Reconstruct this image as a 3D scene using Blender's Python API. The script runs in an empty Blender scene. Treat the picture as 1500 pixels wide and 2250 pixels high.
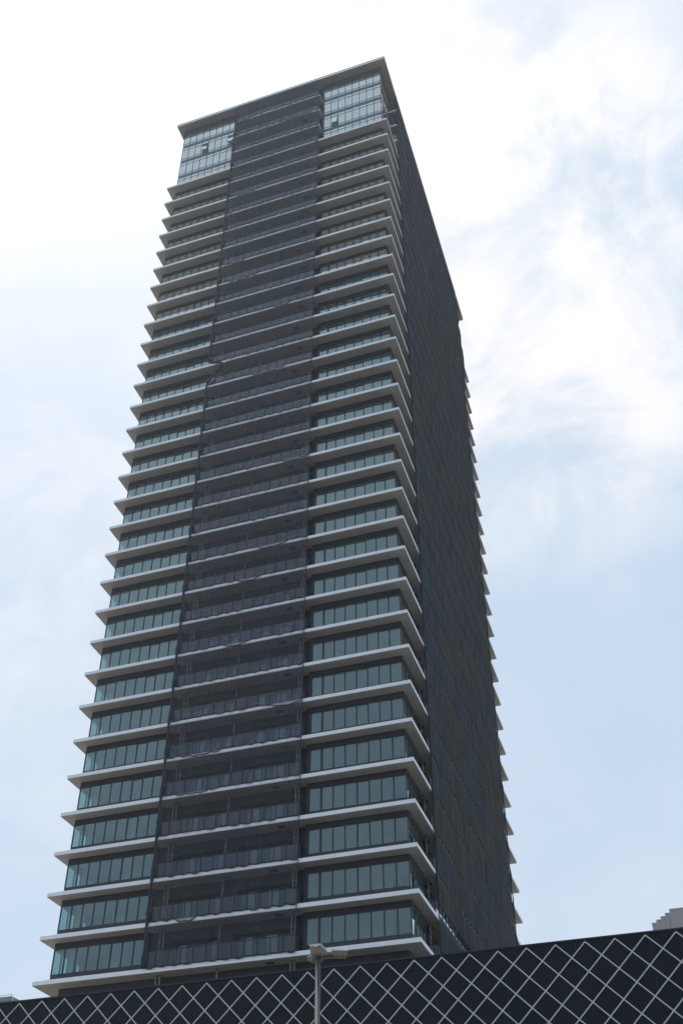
import bpy, math, random
from mathutils import Vector, Matrix
random.seed(7)
R = math.radians
scene = bpy.context.scene
col = scene.collection
Z0 = 26.17                      # height of the tower's lowest overhanging slab above the ground
T0 = Vector((0, 0, Z0))         # tower frame: near corner of the slabs, front along -x, side along +y

# ---------------------------------------------------------------- camera
cd = bpy.data.cameras.new('Camera')
cam = bpy.data.objects.new('Camera', cd)
col.objects.link(cam)
cd.sensor_fit = 'VERTICAL'; cd.sensor_height = 36.0; cd.sensor_width = 24.0
cd.lens = 2383.0156 / 2250 * 36
cd.shift_y = 250.34 / 2250
cd.clip_start = 0.1; cd.clip_end = 20000
right = Vector((0.94804043, 0.31814294, 0.00210271))
up = Vector((0.18551228, -0.55815687, 0.80873117))
fwd = Vector((-0.25846575, 0.76631976, 0.5881747))
m = Matrix(((right.x, up.x, -fwd.x), (right.y, up.y, -fwd.y), (right.z, up.z, -fwd.z))).to_4x4()
m.translation = Vector((16.9184, -66.3279, -24.5672)) + T0
cam.matrix_world = m
scene.camera = cam

# ---------------------------------------------------------------- sun and sky
SUN_EL, SUN_AZ = R(64), R(-46)          # azimuth from +y towards +x
sd = Vector((math.sin(SUN_AZ) * math.cos(SUN_EL), math.cos(SUN_AZ) * math.cos(SUN_EL), math.sin(SUN_EL)))
sl = bpy.data.lights.new('Sun', 'SUN'); sl.energy = 3.4; sl.angle = R(0.6); sl.color = (1, .965, .9)
so = bpy.data.objects.new('Sun', sl); col.objects.link(so)
so.rotation_euler = sd.to_track_quat('Z', 'Y').to_euler(); so.location = (0, 0, 200)

w = bpy.data.worlds.new('World'); scene.world = w; w.use_nodes = True
nt = w.node_tree; nt.nodes.clear()
def N(nt, t, **kw):
    n = nt.nodes.new(t)
    for k, v in kw.items(): setattr(n, k, v)
    return n
def L(nt, a, b): nt.links.new(a, b)
sky = N(nt, 'ShaderNodeTexSky', sky_type='NISHITA', sun_disc=False)
sky.sun_elevation = SUN_EL; sky.sun_rotation = SUN_AZ
sky.air_density = 1.0; sky.dust_density = 3.0; sky.ozone_density = 1.5
geo = N(nt, 'ShaderNodeTexCoord')
def MA(op, a, b=None, c=None, clamp=False, tree=None):
    tr = tree or nt
    n = N(tr, 'ShaderNodeMath', operation=op); n.use_clamp = clamp
    for i, v in enumerate((a, b, c)):
        if v is None: continue
        if isinstance(v, (int, float)): n.inputs[i].default_value = v
        else: L(tr, v, n.inputs[i])
    return n.outputs[0]
dirv = geo.outputs['Generated']
dot = N(nt, 'ShaderNodeVectorMath', operation='DOT_PRODUCT')
L(nt, dirv, dot.inputs[0]); dot.inputs[1].default_value = tuple(sd)
def MR(v, a, b, c=0., d=1., smooth=True):
    n = N(nt, 'ShaderNodeMapRange'); n.interpolation_type = 'SMOOTHSTEP' if smooth else 'LINEAR'
    L(nt, v, n.inputs[0])
    for i, x in enumerate((a, b, c, d)): n.inputs[i + 1].default_value = x
    return n.outputs[0]
dp = MA('MAXIMUM', dot.outputs['Value'], 0.0)
def cloud(scale, stretch, loc, det, rough, dist, lo, hi):
    mp = N(nt, 'ShaderNodeMapping'); mp.inputs['Scale'].default_value = stretch; mp.inputs['Location'].default_value = loc
    L(nt, dirv, mp.inputs['Vector'])
    t = N(nt, 'ShaderNodeTexNoise'); t.inputs['Scale'].default_value = scale
    t.inputs['Detail'].default_value = det; t.inputs['Roughness'].default_value = rough; t.inputs['Distortion'].default_value = dist
    L(nt, mp.outputs[0], t.inputs['Vector'])
    return MR(t.outputs['Fac'], lo, hi)
def bank(d, c0, c1):                     # a bank of cloud round one direction
    v = Vector(d).normalized()
    n = N(nt, 'ShaderNodeVectorMath', operation='DOT_PRODUCT'); L(nt, dirv, n.inputs[0]); n.inputs[1].default_value = tuple(v)
    return MR(n.outputs['Value'], c0, c1)
def mixc(f, a, b_):
    n = N(nt, 'ShaderNodeMix', data_type='RGBA')
    for sock, v in ((n.inputs['Factor'], f), (n.inputs[6], a), (n.inputs[7], b_)):
        if isinstance(v, (int, float)): sock.default_value = v
        elif isinstance(v, tuple): sock.default_value = v
        else: L(nt, v, sock)
    return n.outputs[2]
toward = MR(dot.outputs['Value'], -.3, .65, .72, .93)
base = mixc(toward, sky.outputs[0], (5.95, 7.3, 9.0, 1))
broad = cloud(3.1, (1, 1, 1.3), (3.1, 1.2, .4), 4, .5, .2, .40, .68)
wisp = cloud(6.0, (1, 1, 1.5), (.7, 2.3, 5.1), 10, .60, .35, .36, .66)
soft = MA('MULTIPLY', broad, .30)
bk = MA('MAXIMUM', bank((-.045, .60, .80), .955, .992), MA('MULTIPLY', bank((.115, .575, .81), .982, .999), .8))
bk2 = MA('MULTIPLY', bank((-.54, .60, .60), .94, .999), .4)
patch = MA('MULTIPLY', MA('ADD', MA('MULTIPLY', wisp, 1.0), .12), MA('MAXIMUM', bk, bk2), clamp=True)
cf = MA('MAXIMUM', soft, patch)
base = mixc(cf, base, (9.9, 9.9, 10.1, 1))
g1 = MA('POWER', dp, 21.0); g2 = MA('POWER', dp, 160.0)
def addc(c, f, k):
    n = N(nt, 'ShaderNodeVectorMath', operation='SCALE'); n.inputs[0].default_value = k; L(nt, f, n.inputs['Scale'])
    m_ = N(nt, 'ShaderNodeVectorMath', operation='ADD'); L(nt, c, m_.inputs[0]); L(nt, n.outputs[0], m_.inputs[1]); return m_.outputs[0]
mul = addc(addc(base, g1, (3.5, 2.45, 1.1)), g2, (4, 4, 3.8))
bg = N(nt, 'ShaderNodeBackground'); bg.inputs['Strength'].default_value = .1
L(nt, mul, bg.inputs['Color'])
wo = N(nt, 'ShaderNodeOutputWorld'); L(nt, bg.outputs[0], wo.inputs['Surface'])

scene.view_settings.view_transform = 'Standard'; scene.view_settings.look = 'None'
scene.view_settings.exposure = 0.0; scene.view_settings.gamma = 1.0
scene.render.engine = 'CYCLES'
scene.cycles.max_bounces = 10; scene.cycles.transparent_max_bounces = 24
scene.cycles.use_denoising = True
scene.cycles.caustics_reflective = False; scene.cycles.caustics_refractive = False

# ---------------------------------------------------------------- materials
def mat(name, c, rough=.7, var=.12, scale=1.5, metal=0., spec=.5, stretch=(1, 1, 1), bump=0.):
    m = bpy.data.materials.new(name); m.use_nodes = True
    t = m.node_tree; b = t.nodes['Principled BSDF']
    b.inputs['Roughness'].default_value = rough; b.inputs['Metallic'].default_value = metal
    b.inputs['Specular IOR Level'].default_value = spec
    tc = N(t, 'ShaderNodeTexCoord'); mp = N(t, 'ShaderNodeMapping'); mp.inputs['Scale'].default_value = stretch
    L(t, tc.outputs['Object'], mp.inputs[0])
    nz = N(t, 'ShaderNodeTexNoise'); nz.inputs['Scale'].default_value = scale; nz.inputs['Detail'].default_value = 6
    nz.inputs['Roughness'].default_value = .6
    L(t, mp.outputs[0], nz.inputs['Vector'])
    rp = N(t, 'ShaderNodeValToRGB'); rp.color_ramp.elements[0].position = .3; rp.color_ramp.elements[1].position = .72
    rp.color_ramp.elements[0].color = tuple(x * (1 - var) for x in c) + (1,)
    rp.color_ramp.elements[1].color = tuple(min(1, x * (1 + var)) for x in c) + (1,)
    L(t, nz.outputs['Fac'], rp.inputs[0]); L(t, rp.outputs[0], b.inputs['Base Color'])
    if bump:
        bp = N(t, 'ShaderNodeBump'); bp.inputs['Strength'].default_value = bump; bp.inputs['Distance'].default_value = .02
        L(t, nz.outputs['Fac'], bp.inputs['Height']); L(t, bp.outputs[0], b.inputs['Normal'])
    return m

def glass_mat(name, tint, refl, body, body_c, rough=.02, coat=(.74, .95, .95)):
    """coated architectural glass: tinted see-through, mirror coat by Fresnel, a little dull body"""
    m = bpy.data.materials.new(name); m.use_nodes = True
    t = m.node_tree; t.nodes.clear()
    out = N(t, 'ShaderNodeOutputMaterial')
    tr = N(t, 'ShaderNodeBsdfTransparent'); tr.inputs[0].default_value = tint + (1,)
    di = N(t, 'ShaderNodeBsdfDiffuse'); di.inputs[0].default_value = body_c + (1,)
    m1 = N(t, 'ShaderNodeMixShader'); m1.inputs[0].default_value = body
    L(t, tr.outputs[0], m1.inputs[1]); L(t, di.outputs[0], m1.inputs[2])
    gl = N(t, 'ShaderNodeBsdfGlossy'); gl.inputs['Roughness'].default_value = rough; gl.inputs['Color'].default_value = coat + (1,)
    tc = N(t, 'ShaderNodeTexCoord'); nz = N(t, 'ShaderNodeTexNoise'); nz.inputs['Scale'].default_value = .55; nz.inputs['Detail'].default_value = 1
    bp = N(t, 'ShaderNodeBump'); bp.inputs['Strength'].default_value = .08; bp.inputs['Distance'].default_value = .1
    L(t, tc.outputs['Object'], nz.inputs['Vector']); L(t, nz.outputs['Fac'], bp.inputs['Height']); L(t, bp.outputs[0], gl.inputs['Normal'])
    fr = N(t, 'ShaderNodeLayerWeight'); fr.inputs['Blend'].default_value = .5
    f = MA('ADD', MA('MULTIPLY', MA('POWER', fr.outputs['Facing'], 2.0, tree=t), 1.0, tree=t), refl, clamp=True, tree=t)
    m2 = N(t, 'ShaderNodeMixShader'); L(t, f, m2.inputs[0]); L(t, m1.outputs[0], m2.inputs[1]); L(t, gl.outputs[0], m2.inputs[2])
    L(t, m2.outputs[0], out.inputs[0])
    return m

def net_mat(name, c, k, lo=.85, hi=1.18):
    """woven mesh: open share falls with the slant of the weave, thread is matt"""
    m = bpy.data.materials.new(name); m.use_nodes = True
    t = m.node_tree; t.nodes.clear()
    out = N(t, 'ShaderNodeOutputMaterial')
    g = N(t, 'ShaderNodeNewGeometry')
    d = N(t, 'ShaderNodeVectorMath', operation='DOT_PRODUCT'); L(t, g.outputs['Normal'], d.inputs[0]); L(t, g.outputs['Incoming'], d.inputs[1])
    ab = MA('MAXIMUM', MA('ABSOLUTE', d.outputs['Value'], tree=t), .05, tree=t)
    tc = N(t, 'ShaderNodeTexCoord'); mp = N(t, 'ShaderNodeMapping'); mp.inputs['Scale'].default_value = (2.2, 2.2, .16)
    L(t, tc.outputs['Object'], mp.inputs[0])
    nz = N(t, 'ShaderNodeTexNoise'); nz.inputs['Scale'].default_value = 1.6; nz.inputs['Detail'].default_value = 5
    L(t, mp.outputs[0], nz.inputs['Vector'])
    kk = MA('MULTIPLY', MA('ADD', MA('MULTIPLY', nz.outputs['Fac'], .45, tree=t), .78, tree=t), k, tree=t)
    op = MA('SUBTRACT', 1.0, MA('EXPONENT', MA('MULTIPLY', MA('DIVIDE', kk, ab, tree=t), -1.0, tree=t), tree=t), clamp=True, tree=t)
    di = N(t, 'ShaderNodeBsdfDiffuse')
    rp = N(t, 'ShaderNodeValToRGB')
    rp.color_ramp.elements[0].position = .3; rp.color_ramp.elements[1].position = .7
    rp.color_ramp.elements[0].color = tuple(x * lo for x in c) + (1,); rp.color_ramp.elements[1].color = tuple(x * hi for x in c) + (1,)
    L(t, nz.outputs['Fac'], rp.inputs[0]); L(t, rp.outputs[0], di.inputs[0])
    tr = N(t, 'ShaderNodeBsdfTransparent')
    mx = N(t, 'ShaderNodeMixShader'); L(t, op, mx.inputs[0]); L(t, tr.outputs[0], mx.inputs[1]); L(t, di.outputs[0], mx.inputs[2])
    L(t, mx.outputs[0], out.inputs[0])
    return m

M = {
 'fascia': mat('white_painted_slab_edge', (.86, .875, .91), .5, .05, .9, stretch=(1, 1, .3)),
 'soffit': mat('ground_lit_beige_soffit', (.39, .36, .33), .85, .07, .7),  # warm light thrown up from the ground is put into this beige
 'roofedge': mat('roof_metal_edge', (.50, .58, .60), .4, .05, .8),
 'wall': mat('charcoal_tile_wall', (.032, .032, .037), .6, .14, 1.2),
 'timber_soffit': mat('timber_and_soffit_reflection', (.40, .33, .27), .8, .25, 1.2),
 'inner': mat('plasterboard', (.55, .55, .53), .8, .08, .5),
 'frame': mat('dark_aluminium_frame', (.018, .022, .030), .42, .1, 2),
 'spandrel': mat('dark_spandrel_panel', (.070, .084, .108), .35, .10, .8, spec=.4),
 'glass': glass_mat('window_glass', (.50, .68, .70), .115, .09, (.30, .42, .44)),
 'sky_bright_glass': glass_mat('sky_bright_window_glass', (.60, .66, .62), .22, .50, (.58, .59, .54), coat=(.88, .94, .90)),  # milky body imitates the bright sky mirrored in the upper panes
 'door_glass': glass_mat('door_glass', (.22, .27, .30), .06, .3, (.04, .05, .06)),
 'pane': glass_mat('sky_reflection_glass', (.5, .6, .6), .12, .75, (.30, .37, .38)),  # pale body puts reflected sky brightness into the pane colour
 'rail_glass': glass_mat('balustrade_glass', (.55, .62, .68), .06, .14, (.22, .26, .33), .08, coat=(.8, .9, 1.0)),
 'sticker': mat('paper_sticker', (.78, .82, .82), .7, .03),
 'pipe': mat('grey_plastic_pipe', (.20, .205, .215), .5, .1, 3),
 'clip': mat('steel_pipe_clip', (.6, .6, .6), .35, .05, 3),
 'vent': mat('vent_grille', (.05, .048, .045), .7, .1, 5),
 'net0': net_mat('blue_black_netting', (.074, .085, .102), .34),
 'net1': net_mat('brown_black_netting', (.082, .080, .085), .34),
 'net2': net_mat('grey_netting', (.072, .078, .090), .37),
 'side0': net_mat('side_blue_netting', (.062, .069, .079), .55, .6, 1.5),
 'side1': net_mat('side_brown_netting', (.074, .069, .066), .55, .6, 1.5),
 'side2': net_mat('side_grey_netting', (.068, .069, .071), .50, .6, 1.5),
 'rope': mat('black_rope_and_gap', (.018, .022, .030), .8, .2, 4),
 'bunch': mat('gathered_netting', (.035, .042, .055), .9, .3, 3),
 'cloth': mat('pale_sheet', (.7, .72, .76), .8, .05, 2),
 'cladding': mat('dark_panel_cladding', (.0085, .0125, .0165), .6, .12, .35, spec=.18),
 'strip': mat('grey_strip', (.55, .565, .60), .5, .05, 2),
 'coping': mat('dark_coping', (.010, .012, .022), .5, .1, 1),
 'roof': mat('roof_membrane', (.30, .29, .27), .9, .12, .3),
 'asphalt': mat('asphalt', (.05, .05, .052), .9, .2, 4, bump=.3),
 'paving': mat('paving', (.22, .21, .195), .85, .12, 2, bump=.2),
 'ground': mat('ground', (.12, .112, .10), .95, .15, .02),
 'paint': mat('road_paint', (.75, .75, .72), .6, .08, 3),
 'pole': mat('galvanised_pole', (.085, .092, .095), .6, .15, 4, metal=.0, spec=.3, stretch=(1, 1, .2)),
 'lamp': mat('weathered_lamp_housing', (.27, .19, .165), .6, .25, 6),
 'lampw': mat('pale_lamp_lid_and_glint', (.62, .60, .60), .5, .1, 5),
 'lens': mat('lamp_lens', (.40, .33, .28), .2, .15, 8),
 'concrete': mat('far_concrete', (.40, .375, .38), .85, .06, .3, stretch=(1, 1, .1)),
 'concrete2': mat('grey_concrete', (.27, .29, .31), .85, .08, .4),
 'white': mat('white_rail', (.75, .75, .75), .5, .03),
}

# ---------------------------------------------------------------- mesh helpers
class MB:
    def __init__(s): s.v = []; s.f = []; s.m = []; s.sm = []
    def quad(s, a, b, c, d, mi=0):
        n = len(s.v); s.v += [a, b, c, d]; s.f.append((n, n + 1, n + 2, n + 3)); s.m.append(mi); s.sm.append(False)
    def box(s, x0, x1, y0, y1, z0, z1, mi=0, bot=None, top=None, skip=''):
        n = len(s.v)
        s.v += [(x0, y0, z0), (x1, y0, z0), (x1, y1, z0), (x0, y1, z0), (x0, y0, z1), (x1, y0, z1), (x1, y1, z1), (x0, y1, z1)]
        F = [((0, 3, 2, 1), mi if bot is None else bot), ((4, 5, 6, 7), mi if top is None else top), ((0, 1, 5, 4), mi),
             ((1, 2, 6, 5), mi), ((2, 3, 7, 6), mi), ((3, 0, 4, 7), mi)]
        for q, k in F: s.f.append(tuple(n + i for i in q)); s.m.append(k); s.sm.append(False)
    def tube(s, pts, r, seg=6, mi=0, caps=True, radii=None):
        n = len(s.v); pts = [Vector(p) for p in pts]
        for i, p in enumerate(pts):
            a = pts[max(i - 1, 0)]; b = pts[min(i + 1, len(pts) - 1)]; d = (b - a).normalized()
            u = d.cross(Vector((0, 0, 1)));
            if u.length < .1: u = d.cross(Vector((0, 1, 0)))
            u.normalize(); v = d.cross(u); rr = radii[i] if radii else r
            for j in range(seg):
                t = 2 * math.pi * j / seg; s.v.append(tuple(p + u * math.cos(t) * rr + v * math.sin(t) * rr))
        for i in range(len(pts) - 1):
            for j in range(seg):
                a = n + i * seg + j; b = n + i * seg + (j + 1) % seg
                s.f.append((a, a + seg, b + seg, b)); s.m.append(mi); s.sm.append(True)
        if caps:
            s.f.append(tuple(n + j for j in range(seg))); s.m.append(mi); s.sm.append(False)
            e = n + (len(pts) - 1) * seg
            s.f.append(tuple(e + j for j in reversed(range(seg)))); s.m.append(mi); s.sm.append(False)
    def grid(s, fn, nu, nv, mi=lambda i, j: 0, smooth=True):
        n = len(s.v)
        for j in range(nv + 1):
            for i in range(nu + 1): s.v.append(fn(i / nu, j / nv))
        for j in range(nv):
            for i in range(nu):
                a = n + j * (nu + 1) + i
                s.f.append((a, a + 1, a + nu + 2, a + nu + 1)); s.m.append(mi(i, j)); s.sm.append(smooth)
    def build(s, name, mats, parent=None, loc=(0, 0, 0)):
        me = bpy.data.meshes.new(name); me.from_pydata([tuple(v) for v in s.v], [], s.f)
        for x in (mats if isinstance(mats, (list, tuple)) else [mats]): me.materials.append(x)
        me.polygons.foreach_set('material_index', s.m); me.polygons.foreach_set('use_smooth', s.sm); me.update()
        o = bpy.data.objects.new(name, me); col.objects.link(o)
        if parent: o.parent = parent
        o.location = loc
        return o
def tag(o, label=None, cat=None, group=None, kind=None):
    for k, v in (('label', label), ('category', cat), ('group', group), ('kind', kind)):
        if v: o[k] = v
    return o
def thing(name, loc, label, cat, group=None):
    o = bpy.data.objects.new(name, None); o.empty_display_size = 1; col.objects.link(o); o.location = loc
    return tag(o, label, cat, group)
def dup_part(o, parent, dz):
    c = o.copy(); col.objects.link(c); c.parent = parent; c.location = o.location + Vector((0, 0, dz))
    for ch in o.children:
        d = ch.copy(); col.objects.link(d); d.parent = c
    return c

# ---------------------------------------------------------------- the tower
W, D, H = 28.57, 42.57, 3.3
ZS = [H * k for k in range(31)] + [102.45, 105.95, 109.4]       # underside of each slab
ZR = 113.40                                                      # underside of the roof
TOPZ = ZS[1:] + [ZR]
WI, SI = .93, .80                                                # wall set back: front / sides
XL, XR = -W + SI - .03, -SI                                      # outer wall faces, left and right
YF, YB = WI, D - WI
WX0, WX1 = -20.2, -8.45                                          # inner ends of the front wings
WY0, WY1 = 4.70, D - 4.70                                        # inner ends of the side wings
BASE = -9.2

root = thing('residential_tower', Vector((-14.3, 21.3, BASE)) + T0,
             'tall dark residential tower with pale projecting floor slabs and glazed corners, partly wrapped in netting', 'tower')
RL = T0 - root.location                                          # part location: mesh coordinates are the tower frame

# slabs
def slab(full):
    b = MB()
    if full:
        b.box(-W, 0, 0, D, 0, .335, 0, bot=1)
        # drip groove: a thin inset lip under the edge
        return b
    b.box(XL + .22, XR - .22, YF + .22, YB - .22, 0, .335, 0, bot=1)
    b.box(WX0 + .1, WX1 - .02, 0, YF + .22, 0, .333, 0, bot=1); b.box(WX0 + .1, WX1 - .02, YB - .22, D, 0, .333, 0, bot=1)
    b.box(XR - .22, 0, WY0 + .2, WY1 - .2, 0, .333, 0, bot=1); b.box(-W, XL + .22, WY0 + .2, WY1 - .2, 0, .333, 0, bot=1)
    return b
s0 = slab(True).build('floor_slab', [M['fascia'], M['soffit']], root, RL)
md = s0.modifiers.new('bevel', 'BEVEL'); md.width = .02; md.segments = 1
for k in range(1, 31): dup_part(s0, root, ZS[k])
s1 = slab(False).build('floor_slab', [M['fascia'], M['soffit']], root, RL + Vector((0, 0, ZS[31])))
for k in (32, 33): dup_part(s1, root, ZS[k] - ZS[31])
b = MB(); b.box(-W, 0, 0, D, ZR, ZR + .33, 0, bot=1)
rf = b.build('roof', [M['fascia'], M['soffit']], root, RL)
b = MB()
for x0, x1, y0, y1 in ((-W - .03, .03, -.03, .06), (-W - .03, .03, D - .06, D + .03), (-W - .03, -W + .06, .06, D - .06), (-.06, .03, .06, D - .06)):
    b.box(x0, x1, y0, y1, ZR + .332, ZR + .43)
b.build('roof_edge', M['roofedge'], rf)

# core wall with recessed balcony openings, one mesh
OPEN_F = [(-19.3, -15.05), (-13.75, -9.45)]
OPEN_S = [(5.6, 10.2), (11.2, 16.2), (17.2, 20.6), (21.9, 25.3), (26.3, 31.3), (32.3, 36.9)]
CY, CX = 1.32, 1.18                                              # recess wall faces
b = MB()
b.box(-27.1, -1.15, CY - .1, D - CY + .1, BASE, -.003)            # stem under the lowest slab
# inner solid body, behind the rooms and the balcony rooms
b.box(-W + CX + 1.3, -CX - 1.3, 4.9, D - 4.9, .27, ZR - .003)
b.box(WX0 + .15, WX1 - .15, 2.75, 4.895, .27, ZR - .003)
b.box(WX0 + .15, WX1 - .15, D - 4.895, D - 2.75, .27, ZR - .003)
def openwall(b, axis, face, back, a0, a1, opens, z0, z1, out):
    """piers and lintels of the balcony wall for one storey; 'out' is the direction away from the core"""
    def bx(u0, u1, za, zb, f=face, bk=back):
        lo, hi = min(f, bk), max(f, bk)
        if axis == 'x': b.box(u0, u1, lo, hi, za, zb)
        else: b.box(lo, hi, u0, u1, za, zb)
    cur = a0
    for p, q in opens:
        if p > cur: bx(cur, p, z0, z1)
        bx(p, q, z0 + 2.22, z1)
        cur = q
    bx(cur, a1, z0, z1)
for k in range(34):
    z0, z1 = ZS[k] + .272, TOPZ[k] - .003
    openwall(b, 'x', CY, CY + .75, WX0, WX1, OPEN_F, z0, z1, -1)
    openwall(b, 'y', -CX, -CX - .75, WY0, WY1, OPEN_S, z0, z1, 1)
    b.box(-W + CX, -W + CX + .75, WY0, WY1, z0, z1)
    b.box(WX0, WX1, D - CY - .75, D - CY, z0, z1)
# end returns of the wings next to the balconies
for k in range(34):
    z0, z1 = ZS[k] + .274, TOPZ[k] - .004
    b.box(WX0 - .12, WX0 - .003, YF + .12, 4.85, z0, z1); b.box(WX1 + .003, WX1 + .12, YF + .12, 4.85, z0, z1)
    b.box(XR - 2.2, XR - .12, WY0 - .12, WY0 - .003, z0, z1); b.box(XR - 2.2, XR - .12, WY1 + .003, WY1 + .12, z0, z1)
    b.box(XL + .12, XL + 2.2, WY0 - .12, WY0 - .003, z0, z1)
wall = b.build('wall', M['wall'], root, RL)

# plaster lining of the corner rooms
b = MB()
for k in range(34):
    z0, z1 = ZS[k] + .28, TOPZ[k] - .006
    for x0, x1 in ((-27.6, WX0 - .13), (WX1 + .13, -1.0)):
        b.box(x0 + 2.0 * (x0 < -20), x1 - 2.0 * (x0 > -20), 4.70, 4.89, z0, z1)
    b.box(WX0 - .16, WX0 - .125, 1.2, 4.69, z0, z1); b.box(WX1 + .125, WX1 + .16, 1.2, 4.69, z0, z1)
    b.box(-23.75, -23.6, 2.9, 4.69, z0, z1)
    b.box(-5.3, -5.15, 3.1, 4.69, z0, z1)
    b.box(-27.55, -27.1, 2.7, 3.15, z0, z1)                      # column by the side window
for k in range(34):
    if 22 <= k < 30:  # brown board ceiling stands in for the soffit mirrored in these panes
        z1 = TOPZ[k] - .02
        for x0, x1 in ((-27.5, WX0 - .17), (WX1 + .17, -1.1)): b.box(x0, x1, YF + .25, 4.68, z1 - .03, z1, 1)
        for j in range(5):
            for x0 in (-27.2, -8.1): b.box(x0 + j * 1.4, x0 + j * 1.4 + .12, YF + .26, 4.6, z1 - .16, z1 - .031, 1)
b.build('interior_wall', [M['inner'], M['timber_soffit']], root, RL)

# corner window: lintel and sill walls, frame, glass; wraps round the corner
LM = [-27.78, -26.87, -25.93, -24.99, -24.05, -23.12, -22.22, -21.30, -20.42]
RM = [-8.25, -7.30, -6.38, -5.46, -4.54, -3.62, -2.70, -1.78, -.84]
SM = [YF + .03, 1.95, 2.9, 3.8, 4.58]
GZ0, GZ1 = .98, 2.79
def corner_window(xs, side, g0, g1, lo, hi, ys=SM, yfront=WI, back=False):
    """xs mullions along the front, side wall plane at 'side'; walls from lo to g0 and g1 to hi"""
    sgn = 1 if side > -10 else -1
    fy = (lambda y: D - y) if back else (lambda y: y)
    def bb(m, x0, x1, y0, y1, z0, z1, mi=0):
        a, c = fy(y0), fy(y1); m.box(min(x0, x1), max(x0, x1), min(a, c), max(a, c), z0, z1, mi)
    w_ = MB(); xa, xb = (xs[0] - .04, WX0) if sgn < 0 else (WX1, xs[-1] + .04)
    si = side - sgn * .16
    for z0, z1, pr in ((lo, g0 - .06, .006), (g1 + .05, hi, .006)):
        bb(w_, xa if sgn > 0 else side - sgn * -0 , xb if sgn < 0 else side, yfront - pr, yfront + .16, z0, z1)
        bb(w_, si, side + sgn * pr, yfront + .162, WY0, z0, z1)
    # jambs of wall at the inner ends
    if sgn < 0: bb(w_, xs[-1] + .05, WX0, yfront, yfront + .158, g0 - .058, g1 + .058)
    else: bb(w_, WX1, xs[0] - .05, yfront, yfront + .158, g0 - .058, g1 + .058)
    bb(w_, si + sgn * .004, side, ys[-1] + .05, WY0, g0 - .058, g1 + .058)
    f = MB()
    for i, x in enumerate(xs):
        hw = .045 if i not in (0, 8) else .035
        if sgn > 0 and i == 1: hw = .085
        bb(f, x - hw, x + hw, yfront - .012, yfront + .11, g0, g1)
    for z in (g0, g1): bb(f, xs[0] - .04, xs[-1] + .04, yfront - .008, yfront + .108, z - .055 if z == g0 else z, z + .03 if z == g0 else z + .046)
    for y in ys[1:]: bb(f, side - sgn * .11, side + sgn * .012, y - .045, y + .045, g0, g1)
    for z in (g0, g1): bb(f, side - sgn * .108, side + sgn * .008, yfront + .112, ys[-1] + .045, z - .055 if z == g0 else z, z + .03 if z == g0 else z + .046)
    g = MB()
    for i in range(8):
        j = [random.uniform(-.008, .008) for _ in range(4)]; y = yfront + .02
        g.quad((xs[i], fy(y + j[0]), g0), (xs[i + 1], fy(y + j[1]), g0), (xs[i + 1], fy(y + j[2]), g1), (xs[i], fy(y + j[0] + j[2] - j[1]), g1))
    x = side - sgn * .02; g.quad((x, fy(yfront + .02), g0), (x, fy(ys[-1]), g0), (x, fy(ys[-1]), g1), (x, fy(yfront + .02), g1))
    return w_, f, g
def put_window(xs, side, k, back=False):
    w_, f, g = corner_window(xs, side, GZ0, GZ1, .272, H - .003, back=back)
    o = w_.build('corner_window', M['wall'], root, RL + Vector((0, 0, ZS[k])))
    f.build('frame', M['frame'], o); g.build('glass', M['glass'], o)
    return o
def stickers(xs, lo, hi):
    b = MB()
    for i in range(8):
        c = (xs[i] + xs[i + 1]) / 2
        y = YF + .006; z = lo
        n = 8; a = len(b.v)
        b.v += [(c + .085 * math.cos(t * 2 * math.pi / n), y, z + .10 * math.sin(t * 2 * math.pi / n)) for t in range(n)]
        b.f.append(tuple(a + j for j in range(n))); b.m.append(0); b.sm.append(False)
        b.box(c - .16, c + .16, y - .004, y, hi, hi + .035, 0)
    return b
pl = put_window(LM, XL, 0); pr = put_window(RM, XR, 0)
st_l = stickers(LM, 1.75, 2.35); st_r = stickers(RM, 1.75, 2.35)
sml = smr = None
for k in range(0, 30):
    for proto, xs, rows in ((pl, LM, {17} | set(range(22, 30))), (pr, RM, {20} | set(range(22, 30)))):
        o = proto if k == 0 else dup_part(proto, root, ZS[k])
        if k >= 22:
            for ch in o.children:
                if ch.name.split('.')[0] == 'glass': ch.material_slots[0].link = 'OBJECT'; ch.material_slots[0].material = M['sky_bright_glass']
        if k in rows:
            if xs is LM:
                s = st_l.build('sticker', M['sticker'], o) if sml is None else sml.copy()
                if sml is None: sml = s
                else: col.objects.link(s); s.parent = o
            else:
                s = st_r.build('sticker', M['sticker'], o) if smr is None else smr.copy()
                if smr is None: smr = s
                else: col.objects.link(s); s.parent = o
# far right corner, seen edge-on behind the netting
pf = put_window(RM, XR, 0, back=True)
for k in range(1, 30): dup_part(pf, root, ZS[k])
b = MB()
b.box(XL, WX0, YB - .12, YB, .272, ZR - .003); b.box(XL, XL + .12, WY1, YB - .12, .272, ZR - .003)
for k in range(30, 34): b.box(XR - .12, XR, WY1, YB, ZS[k] + .274, TOPZ[k] - .004); b.box(WX1, XR - .12, YB - .12, YB, ZS[k] + .274, TOPZ[k] - .004)
b.build('rear_wall', M['wall'], root, RL)

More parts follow.
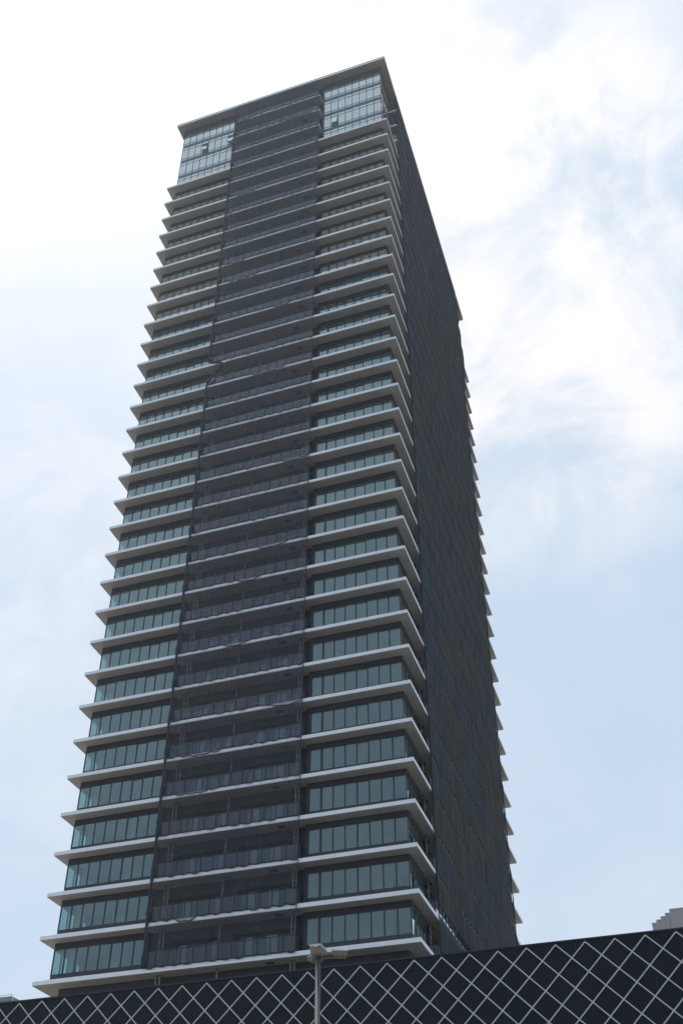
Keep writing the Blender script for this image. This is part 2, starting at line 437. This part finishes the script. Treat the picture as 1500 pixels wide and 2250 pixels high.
# glazed top storeys without overhanging slabs
GT = [101.75, 105.2, 108.7, 112.18]
for q, gt in enumerate(GT):
    gl = max(gt - 2.4, 99.34)
    top = GT[q + 1] - 2.95 if q < 3 else ZR - .004           # bottom of the band above
    for xs, side in ((LM, XL), (RM, XR)):
        sgn = 1 if side > -10 else -1
        f = MB(); g = MB(); sp = MB()
        xa, xb = xs[0] - .04, xs[-1] + .06
        if sgn < 0: xa = side
        else: xb = side
        zt = gt + (.52 if q < 3 else 1.2)
        for i, x in enumerate(xs): f.box(x - .035, x + .035, YF - .012, YF + .12, gl, zt - .003)
        for y in SM[1:]: f.box(side - sgn * .12 if sgn > 0 else side + .002, side - .002 if sgn > 0 else side + .12, y - .04, y + .04, gl, zt - .003)
        zl = [gt, gl] + ([gt - 2.03] if q else [])
        for z in zl:
            f.box(xa, xb, YF - .009, YF + .10, z - .025, z + .025)
            f.box(min(side - sgn * .1, side + sgn * .004), max(side - sgn * .1, side + sgn * .004), YF + .102, WY0, z - .035, z + .035)
        y = YF + .018; zg = gt + (.5 if q < 3 else 0)
        g.quad((xs[0], y, gl), (xs[-1], y, gl), (xs[-1], y, zg), (xs[0], y, zg))
        x = side - sgn * .018; g.quad((x, y, gl), (x, WY0, gl), (x, WY0, zg), (x, y, zg))
        sa, sb = (zt, GT[q + 1] - 2.42) if q < 3 else (gt + .04, ZR - .004)
        if q < 3:
            sp.box(xa, xb, YF - .006, YF + .10, sa, sb); sp.box(min(side - sgn * .1, side + sgn * .006), max(side - sgn * .1, side + sgn * .006), YF + .102, WY0, sa, sb)
        else:
            sp.box(xa, xb, YF + .03, YF + .10, sa, sb); sp.box(min(side - sgn * .1, side - sgn * .03), max(side - sgn * .1, side - sgn * .03), YF + .102, WY0, sa, sb)
        if sgn < 0: sp.box(xs[-1] + .05, WX0, YF + .004, YF + .11, gl, zt - .002)
        else: sp.box(WX1, xs[0] - .05, YF + .004, YF + .11, gl, zt - .002)
        o = f.build('curtain_wall', M['frame'], root, RL)
        g.build('glass', M['sky_bright_glass'], o); sp.build('spandrel', M['spandrel'], o)
        if q < 3: stickers(xs, gt - 1.15, gt - .45).build('sticker', M['sticker'], o)
# tilted-open vent sashes among them
for x0, x1, zb, zt in ((RM[1] + .05, RM[2] - .05, 103.25, 105.12), (LM[3] + .05, LM[4] - .05, 106.75, 108.62), (LM[7] + .05, LM[8] - .05, 106.75, 108.62)):
    f = MB(); g = MB(); dy = -.30
    def P(x, t): return (x, YF - .02 + dy * (1 - t), zb + .05 + (zt - zb - .05) * t)
    for a, c, t0, t1 in ((x0, x0 + .05, 0, 1), (x1 - .05, x1, 0, 1), (x0 + .05, x1 - .05, 0, .03), (x0 + .05, x1 - .05, .97, 1)):
        f.v += [P(a, t0), P(c, t0), P(c, t1), P(a, t1)] + [tuple(Vector(p) + Vector((0, .05, 0))) for p in (P(a, t0), P(c, t0), P(c, t1), P(a, t1))]
        n = len(f.v) - 8
        for qf in ((0, 1, 2, 3), (7, 6, 5, 4), (0, 4, 5, 1), (1, 5, 6, 2), (2, 6, 7, 3), (3, 7, 4, 0)):
            f.f.append(tuple(n + i for i in qf)); f.m.append(0); f.sm.append(False)
    o = f.build('open_sash', M['frame'], root, RL)
    pq = [tuple(Vector(P(x, t)) + Vector((0, .02, 0))) for x, t in ((x0, 0), (x1, 0), (x1, 1), (x0, 1))]
    g.quad(*pq); g.build('glass', M['pane'], o)
    f = MB(); f.box(x1 - .12, x1 + .01, YF + .045, YF + .055, zb + .16, zt - .5); f.box(x0, x1 + .01, YF + .045, YF + .055, zb - .02, zb + .158); f.build('gap_shade_strip', M['rope'], o)  # dark strips painted in for the shade of the open gap

# balcony doors in the openings
def doors_front():
    f = MB(); g = MB(); p = MB(); fz, tz = .272, 2.49
    for u0, u1 in OPEN_F:
        n = 5; st = (u1 - u0) / n
        for i in range(n + 1): f.box(u0 + st * i - .035, u0 + st * i + .035, CY + .45, CY + .53, fz, tz)
        f.box(u0, u1, CY + .452, CY + .528, tz - .09, tz - .002)
        g.quad((u0, CY + .49, fz), (u1, CY + .49, fz), (u1, CY + .49, tz - .08), (u0, CY + .49, tz - .08))
    for u0, u1 in ((-18.05, -17.45), (-15.5, -15.08), (-12.95, -12.45), (-11.4, -10.6)):  # brighter panes, sky reflection painted as a pale glass body
        f.box(u0 - .04, u0, CY + .30, CY + .36, fz, 2.32); f.box(u1, u1 + .04, CY + .30, CY + .36, fz, 2.32); f.box(u0, u1, CY + .302, CY + .358, 2.28, 2.318)
        p.quad((u0, CY + .33, fz), (u1, CY + .33, fz), (u1, CY + .33, 2.28), (u0, CY + .33, 2.28))
    return f, g, p
def doors_side():
    f = MB(); g = MB(); p = MB(); fz, tz = .272, 2.49; x = -CX - .45
    for j, (u0, u1) in enumerate(OPEN_S):
        n = 5; st = (u1 - u0) / n
        for i in range(n + 1): f.box(x - .08, x, u0 + st * i - .035, u0 + st * i + .035, fz, tz)
        g.quad((x - .04, u0, fz), (x - .04, u1, fz), (x - .04, u1, tz), (x - .04, u0, tz))
        u = u0 + st * (1 + j % 3)
        f.box(x + .1, x + .16, u - .04, u, fz, 2.32)
        p.quad((x + .13, u, fz), (x + .13, u + st * .8, fz), (x + .13, u + st * .8, 2.28), (x + .13, u, 2.28))
    return f, g, p
protos = []
for fn in (doors_front, doors_side):
    f, g, p = fn()
    o = f.build('balcony_door', M['frame'], root, RL)
    g.build('glass', M['door_glass'], o); p.build('sky_reflection_pane', M['pane'], o)
    protos.append(o)
# balustrades
def railing(axis, a0, a1, post, n):
    f = MB(); g = MB(); z0, z1 = .45, 1.52
    def bx(m, u0, u1, d0, d1, za, zb):
        if axis == 'x': m.box(u0, u1, d0, d1, za, zb)
        else: m.box(-d1, -d0, u0, u1, za, zb)
    bx(f, a0, a1, post - .03, post + .03, z1, z1 + .05)
    bx(f, a0, a1, post - .015, post + .015, z0 - .04, z0)
    for i in range(n + 1):
        u = a0 + (a1 - a0) * i / n
        bx(f, u - .03, u + .03, post - .03, post + .03, .275, z1 - .002)
    for u in (a0, a1):                                           # returns to the wall at both ends
        bx(f, u - .02, u + .02, post + .032, 1.25, z1 - .0, z1 + .048)
        for d in (.55, .9): bx(f, u - .012, u + .012, d - .012, d + .012, .275, z1 - .002)
    if axis == 'x':
        g.quad((a0, post, z0), (a1, post, z0), (a1, post, z1), (a0, post, z1))
        for u in (a0, a1): g.quad((u, post, z0), (u, 1.2, z0), (u, 1.2, z1), (u, post, z1))
    else:
        g.quad((-post, a0, z0), (-post, a1, z0), (-post, a1, z1), (-post, a0, z1))
        for u in (a0, a1): g.quad((-post, u, z0), (-1.1, u, z0), (-1.1, u, z1), (-post, u, z1))
    return f, g
for args in (('x', -19.98, -8.62, .15, 12), ('y', 4.95, 37.6, .12, 34)):
    f, g = railing(*args)
    o = f.build('railing', M['frame'], root, RL); g.build('glass', M['rail_glass'], o); protos.append(o)
# drain pipes with bright clips, ceiling vents, small wall vents
for x, y in ((-14.56, .72), (-19.15, .70), (-18.86, .70), (-9.22, .72), (-8.95, .72), (-.72, 5.5), (-.72, 16.7), (-.72, 26), (-.72, 36.8)):
    p = MB(); c = MB()
    p.tube([(x, y, BASE + .06), (x, y, ZR - .02)], .062, 10, caps=False)
    for k in range(34):
        p.tube([(x, y, TOPZ[k] - .28), (x, y, TOPZ[k] - .01)], .085, 10)
        for z in (1.15, 2.3): c.tube([(x, y, ZS[k] + z), (x, y, ZS[k] + z + .05)], .072, 8)
    for z in (-.28, -3.6): p.tube([(x, y, z), (x, y, z + .27)], .085, 10)
    o = p.build('drain_pipe', M['pipe'], root, RL); c.build('clip', M['clip'], o)
for o in protos:
    for k in range(1, 34): dup_part(o, root, ZS[k])
def vent(x):
    b = MB(); b.box(x - .3, x + .3, .5, .95, -.02, -.002)
    for i in range(5): b.box(x - .26, x + .26, .54 + i * .085, .56 + i * .085, -.035, -.021)
    return b
va = vent(-10.72); vb = vent(-10.18); oa = ob = None
for k in range(0, 33):
    if k % 2 == 0:
        if oa is None: oa = va.build('ceiling_vent', M['vent'], root, RL); z0v = 0
        else: dup_part(oa, root, ZS[k])
    else:
        if ob is None: ob = vb.build('ceiling_vent', M['vent'], root, RL + Vector((0, 0, ZS[1])))
        else: dup_part(ob, root, ZS[k] - ZS[1])
b = MB(); b.box(-1.15, -.7, 6.1, 6.7, H - .03, H - .003)
o = b.build('ceiling_vent', M['vent'], root, RL)
for k in range(1, 33): dup_part(o, root, ZS[k])
b = MB(); b.box(-1.1, -.75, 5.2, 5.9, H - .55, H - .40)
o = b.build('duct_box', M['vent'], root, RL)
for k in range(1, 33): dup_part(o, root, ZS[k])
for x in (-18.0, -12.3):
    b = MB()
    b.tube([(x - .22, CY - .09, 2.79), (x - .22, CY - .004, 2.79)], .06, 10); b.tube([(x + .22, CY - .09, 2.79), (x + .22, CY - .004, 2.79)], .06, 10)
    o = b.build('wall_vent', M['pipe'], root, RL)
    for k in range(1, 31): dup_part(o, root, ZS[k])

# ---------------------------------------------------------------- safety netting
rn = random.Random(11)
fn_root = thing('safety_net', Vector((-14.1, -.1, 0)) + T0,
                'dark see-through construction netting over the front balconies between the two glazed corners', 'netting')
NL = T0 - fn_root.location
def hem(L_, period, amp, rnd, big):
    ph = rnd.random() * 6
    drops = [(rnd.uniform(.05, .9) * L_, rnd.uniform(.8, 2.2), rnd.uniform(.18, .42)) for _ in range(big)]
    amps = [rnd.uniform(.35, 1.25) for _ in range(int(L_ / period) + 3)]
    def f(s):
        i = int((s + ph * 0) / period); t = s / period - i
        d = amp * amps[i] * 4 * t * (1 - t)
        for c, w_, a in drops:
            u = abs(s - c) / w_
            if u < 1: d += a * (1 - u * u)
        return d
    return f
X0, X1 = -19.78, -8.62
for k in range(34):
    zt = TOPZ[k] + (.05 if k < 33 else -.05); zb0 = ZS[k] + .41
    Ln = X1 - X0; hf = hem(Ln, .95, .14, rn, 1 if rn.random() < .42 else 0)
    a1, a2, a3 = rn.random() * 9, rn.random() * 9, rn.random() * 9
    folded = (k == 18)
    def fpt(u, v, hf=hf, zt=zt, zb0=zb0, a1=a1, a2=a2, a3=a3, folded=folded):
        xl = X0
        if folded:
            xl = X0 + (2.1 if v > .5 else 2.1 * (v / .5) ** .7) - .0
            xl = X0 + 1.75 * min(1, (v * 1.15) ** .8)
        x = xl + (X1 - xl) * u
        s = u * (X1 - X0)
        zb = zb0 - hf(min(s, X1 - X0 - .01))
        z = zb + (zt - zb) * v
        e = math.sin(math.pi * min(1, max(0, v)))
        y = -.07 - .05 * e - .035 * (1 - v) * math.sin(s * 6.6 + a1) - .02 * math.sin(s * 13 + v * 3 + a2) * (.3 + e) - .03 * e * math.sin(s * 1.7 + a3)
        return (x, y, z)
    b = MB(); bounds = sorted(rn.uniform(0, 1) for _ in range(2)); mi = [rn.randrange(3) for _ in range(3)]
    if k > 18: mi = [0 if q_ == 1 and rn.random() < .6 else q_ for q_ in mi]
    b.grid(fpt, 150, 8, mi=lambda i, j, bo=bounds, mm=mi: mm[sum(i / 150 > q_ for q_ in bo)])
    o = b.build('net_panel', [M['net0'], M['net1'], M['net2']], fn_root, NL)
    b = MB(); b.tube([fpt(i / 150, 0) for i in range(151)], .040, 5)
    b.build('hem_rope', M['rope'], o)
# gathered edge of the netting along the left wing
b = MB(); pts = []; rad = []
z = .35; i = 0
while z < 112.9:
    if not (59.6 < z < 62.5):
        pass
    inside = 59.9 < z < 62.6
    off = 0
    if inside: off = 1.7 * ((z - 59.9) / 2.7)
    if 62.6 <= z < 63.2: off = 1.7 * (1 - (z - 62.6) / .6)
    pts.append((X0 - .10 + off + .02 * math.sin(z * .9) + .012 * math.sin(z * 5.3), -.10 + .03 * math.sin(z * 3.7), z))
    rad.append(.085 + .035 * math.sin(z * 1.9) ** 2 + .04 * (math.sin(z * .95 + 1) ** 8))
    z += .3
b.tube(pts, .1, 7, radii=rad); b.build('gathered_edge', M['bunch'], fn_root, NL)
b = MB()
b.tube([(X1 + .02, -.1 + .02 * math.sin(i * .9), .4 + i * .5) for i in range(226)], .035, 6)
b.build('edge_rope', M['rope'], fn_root, NL)

sn_root = thing('safety_net', Vector((.12, 21, 0)) + T0,
                'dark brown and blue construction netting covering the long receding right side of the tower', 'netting')
SL = T0 - sn_root.location
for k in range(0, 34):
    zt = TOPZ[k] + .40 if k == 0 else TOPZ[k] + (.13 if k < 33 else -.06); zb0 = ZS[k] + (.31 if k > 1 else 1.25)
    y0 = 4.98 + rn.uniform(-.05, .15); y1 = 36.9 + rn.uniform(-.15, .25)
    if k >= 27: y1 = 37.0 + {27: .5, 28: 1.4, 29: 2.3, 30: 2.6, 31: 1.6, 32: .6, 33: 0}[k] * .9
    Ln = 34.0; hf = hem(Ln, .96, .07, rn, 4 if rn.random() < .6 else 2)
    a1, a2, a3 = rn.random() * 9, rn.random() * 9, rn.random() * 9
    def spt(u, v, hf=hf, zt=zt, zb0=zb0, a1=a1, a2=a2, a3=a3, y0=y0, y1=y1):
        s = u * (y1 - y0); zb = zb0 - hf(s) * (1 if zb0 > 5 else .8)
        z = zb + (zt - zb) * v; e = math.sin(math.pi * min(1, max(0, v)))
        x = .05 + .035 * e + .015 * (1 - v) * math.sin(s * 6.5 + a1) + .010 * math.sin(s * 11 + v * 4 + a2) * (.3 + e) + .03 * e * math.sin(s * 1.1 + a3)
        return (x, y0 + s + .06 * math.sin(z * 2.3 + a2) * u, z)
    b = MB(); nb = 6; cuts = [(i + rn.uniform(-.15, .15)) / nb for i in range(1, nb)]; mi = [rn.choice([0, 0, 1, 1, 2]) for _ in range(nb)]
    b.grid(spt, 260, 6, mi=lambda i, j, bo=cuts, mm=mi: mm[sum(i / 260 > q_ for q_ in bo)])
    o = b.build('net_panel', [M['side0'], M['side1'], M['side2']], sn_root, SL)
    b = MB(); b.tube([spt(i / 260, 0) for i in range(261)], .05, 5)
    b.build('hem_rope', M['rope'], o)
b = MB()
for y in (4.98, 37.1):
    b.tube([(.10 + .03 * math.sin(i * 1.3), y + .04 * math.sin(i * .8), 4.4 + i * .5) for i in range(216)], .05, 6, radii=[.05 + .05 * (math.sin(i * .47) ** 6) for i in range(216)])
b.build('edge_rope', M['rope'], sn_root, SL)

# pale slatted boards left standing on some balconies
nth = {6: 'seventh', 14: 'fifteenth', 15: 'sixteenth', 17: 'eighteenth', 18: 'nineteenth'}
proto_b = None
for k, x in ((6, -18.2), (14, -18.9), (15, -12.5), (17, -13.0), (18, -12.1)):
    loc = Vector((x, .55, ZS[k] + .27)) + T0
    lab = 'pale slatted boards behind the balcony glass on the %s netted balcony from the bottom' % nth[k]
    if proto_b is None:
        o = thing('slatted_board', loc, lab, 'boards', 'slatted boards standing on the balconies')
        for i in range(3):
            b = MB(); b.box(-.85, .85, -.02 + i * .05, .0 + i * .05, .35 + i * .26, .46 + i * .26); b.build('slat', M['cloth'], o)
        for u in (-.7, .7):
            b = MB(); b.box(u - .03, u + .03, .002 + .02, .10, 0, 1.05); b.build('leg', M['timber_soffit'], o)
        proto_b = o
    else:
        o = proto_b.copy(); col.objects.link(o); o.location = loc; o['label'] = lab
        for ch in proto_b.children:
            c = ch.copy(); col.objects.link(c); c.parent = o

# ---------------------------------------------------------------- shopping building with the diamond lattice
mr = thing('commercial_building', (0, 17, 0), 'low black-panelled building with a pale diamond lattice, in front of the tower', 'building')
ML = T0 - mr.location
WY = -21.33
b = MB(); b.box(-75, 75, WY, 62, -Z0, BASE - .05, 0, top=1)
b.box(-75, 75, WY, WY + .45, BASE - .048, -8.60)
b.build('wall', [M['cladding'], M['roof']], mr, ML)
b = MB(); b.box(-75.05, 75.05, WY - .04, WY + .5, -8.598, -8.53); b.build('coping', M['coping'], mr, ML)
b = MB()
s_, v_ = 1.2211, 1.2398; ox, oz = 16.9184 - 31.3635, -8.6568 - .02
hw, y = .0235, WY - .028
k0, k1 = -48, 72; zmin = oz - v_ * 8
def strip(xa, za, xb, zb, yo):
    d = Vector((xb - xa, 0, zb - za)).normalized(); n = Vector((-d.z, 0, d.x)) * hw
    A, B_ = Vector((xa, yo, za)), Vector((xb, yo, zb)); t = Vector((0, .024, 0))
    n0 = len(b.v); q = [A - n, B_ - n, B_ + n, A + n]
    b.v += [tuple(p) for p in q] + [tuple(p + t) for p in q]
    for f_ in ((0, 1, 2, 3), (7, 6, 5, 4), (0, 4, 5, 1), (1, 5, 6, 2), (2, 6, 7, 3), (3, 7, 4, 0)):
        b.f.append(tuple(n0 + i for i in f_)); b.m.append(0); b.sm.append(False)
rows = 8
for k in range(k0, k1):
    x = ox + k * s_
    strip(x, oz, x + rows * s_, oz - rows * v_, y)
    strip(x, oz, x - rows * s_, oz - rows * v_, y + .003)
b.build('lattice', M['strip'], mr, ML)
# panel joints as real shallow battens
b = MB()
for i in range(-24, 25): b.box(i * 3 - .008, i * 3 + .008, WY - .006, WY - .0005, -Z0 + 4, -8.62)
b.box(-75, 75, WY - .05, WY - .002, -Z0 + 3.6, -Z0 + 3.9)
b.build('panel_joint', M['coping'], mr, ML)

# ---------------------------------------------------------------- street lamp
lx, ly = 7.18, -39.33
lr = thing('street_lamp', (lx, ly, .12), 'tall grey street lamp pole with weathered brown box heads in front of the lattice wall', 'street lamp')
top = -14.66 + Z0 - .12
b = MB(); b.tube([(0, 0, 0), (0, 0, .35), (0, 0, .36), (0, 0, top)], .1, 16, radii=[.13, .13, .092, .069]); b.build('pole', M['pole'], lr)
def head(cx, cy, rot, w0, l0, h0, z):
    b = MB(); R_ = Matrix.Rotation(rot, 3, 'Z')
    def ring(w_, l_, z_):
        return [tuple(Vector((cx, cy, 0)) + R_ @ Vector((sx * w_ / 2, sy * l_ / 2, 0)) + Vector((0, 0, z_))) for sx, sy in ((-1, -1), (1, -1), (1, 1), (-1, 1))]
    zs = [(.80, .86, z), (.90, .93, z + .05), (1, 1, z + h0 * .78), (1.03, 1.02, z + h0 * .80), (1.03, 1.02, z + h0)]
    for a, c, zz in zs: b.v += ring(w0 * a, l0 * c, zz)
    b.f.append((3, 2, 1, 0)); b.m.append(2); b.sm.append(False)
    for i in range(4):
        for j in range(4):
            a = i * 4 + j; c = i * 4 + (j + 1) % 4
            b.f.append((a, c, c + 4, a + 4)); b.m.append(1 if i == 3 else 0); b.sm.append(False)
    b.f.append((16, 17, 18, 19)); b.m.append(1); b.sm.append(False)
    o = b.build('lamp_head', [M['lamp'], M['lampw'], M['lens']], lr)
    md = o.modifiers.new('bevel', 'BEVEL'); md.width = .012; md.segments = 2
    return o
h1 = head(.0, .0, -.02, .31, .50, .27, top - .0)
b = MB(); b.box(-.03, .07, -.262, -.252, top + .19, top + .215); b.build('painted_highlight', M['lampw'], h1)  # small white strip stands in for a highlight on the front
h2 = head(.50, .30, -1.2, .32, .42, .15, top + .04)
h3 = head(-.20, .36, 1.15, .30, .36, .14, top + .02)
b = MB(); b.tube([(-.25, .28, top + .05), (0, 0, top + .03), (.4, .16, top + .06)], .035, 8); b.build('arm', M['pole'], lr)

# ---------------------------------------------------------------- buildings behind
# stepped pale block beyond the right end of the lattice wall
yy = 183.67
sr = thing('office_building', (12, yy, 0), 'distant pale concrete building with a stepped top above the lattice wall, far right', 'building')
b = MB(); fb = MB()
st = [(7.42, 8.53, 66.30), (8.53, 9.58, 66.80), (9.58, 10.69, 67.33), (10.69, 11.79, 67.88)]
for i, (x0, x1, zt) in enumerate(st):
    b.box(x0, x1 + .0, yy - 1.2 * 0 + i * -.35, yy + 18, -Z0, zt - .25)
b.box(11.79, 42, yy - 1.75, yy + 18, -Z0, 68.2)
b.build('wall', M['concrete'], sr, T0 - sr.location)
for i, (x0, x1, zt) in enumerate(st): fb.box(x0 - .06, x1 - .062 + (.06 if i < 3 else 0), yy - .1 + i * -.35, yy + 18.1, zt - .248, zt)
fb.box(11.73, 42.1, yy - 1.85, yy + 18.1, 68.202, 68.45)
fb.build('parapet', M['concrete'], sr, T0 - sr.location)
b = MB()
for i in range(30):
    x = 12.3 + i * 1.0; b.box(x, x + .18, yy - 1.95, yy - 1.752, -Z0 + 4, 68.0)
for i, (x0, x1, zt) in enumerate(st): b.box(x0 + .5, x0 + .62, yy - .12 + i * -.35, yy - .002 + i * -.35, -Z0 + 4, zt - .4)
b.build('rib', M['concrete'], sr, T0 - sr.location)
# grey flat-roofed block at the left
yl = 53.67
ar = thing('apartment_building', (-76, yl + 8, 0), 'small grey flat-roofed building with a rooftop rail at the far left above the lattice wall', 'building')
AL = T0 - ar.location
b = MB(); b.box(-84, -68.15, yl, yl + 16, -Z0, 18.35); b.box(-84.1, -68.05, yl - .1, yl + 16.1, 18.352, 18.86)
b.build('wall', M['concrete2'], ar, AL)
b = MB()
for x in (-84, -80, -76, -72, -69.9, -68.2): b.tube([(x, yl + .1, 18.86), (x, yl + .1, 19.13)], .03, 6)
b.tube([(-84, yl + .1, 19.13), (-68, yl + .1, 19.13)], .04, 6); b.tube([(-68.05, yl + .1, 19.13), (-67.75, yl + .1, 16)], .04, 6)
b.build('rooftop_rail', M['white'], ar, AL)
b = MB()
for f_ in range(13):
    for i in range(5): b.box(-82 + i * 2.8, -80.4 + i * 2.8, yl - .05, yl - .002, -23 + f_ * 3, -21.4 + f_ * 3)
b.build('window', M['spandrel'], ar, AL)

# ---------------------------------------------------------------- ground
def sheet(name, x0, x1, y0, y1, z, m_, label=None):
    b = MB(); b.quad((x0, y0, z), (x1, y0, z), (x1, y1, z), (x0, y1, z)); o = b.build(name, m_)
    o['kind'] = 'structure'; return o
b = MB(); n = 64; b.v = [(1400 * math.cos(2 * math.pi * i / n), 1400 * math.sin(2 * math.pi * i / n), 0) for i in range(n)]
b.f = [tuple(range(n))]; b.m = [0]; b.sm = [False]; o = b.build('ground', M['ground']); o['kind'] = 'structure'
sheet('road', -400, 400, -59, -44, .004, M['asphalt'])
b = MB(); b.box(-400, 400, -44, WY - .004, 0.0, .12); b.box(-400, 400, -75, -59, 0.0, .12)
o = b.build('pavement', M['paving']); o['kind'] = 'structure'
b = MB()
for i in range(-60, 60): b.box(i * 6, i * 6 + 3, -51.56, -51.44, .006, .010)
b.box(-400, 400, -58.5, -58.38, .006, .010); b.box(-400, 400, -44.6, -44.48, .006, .010)
o = b.build('road_markings', M['paint']); o['kind'] = 'structure'

# ---------------------------------------------------------------- air
hm = bpy.data.materials.new('haze_air'); hm.use_nodes = True
t = hm.node_tree; t.nodes.clear(); ho = N(t, 'ShaderNodeOutputMaterial'); pv = N(t, 'ShaderNodeVolumePrincipled')
pv.inputs['Color'].default_value = (.82, .90, 1, 1); pv.inputs['Density'].default_value = .00022; pv.inputs['Anisotropy'].default_value = .45
L(t, pv.outputs[0], ho.inputs['Volume'])
b = MB(); b.box(-1450, 1450, -1450, 1450, -1.0, 150)
o = b.build('haze', hm); o['kind'] = 'stuff'
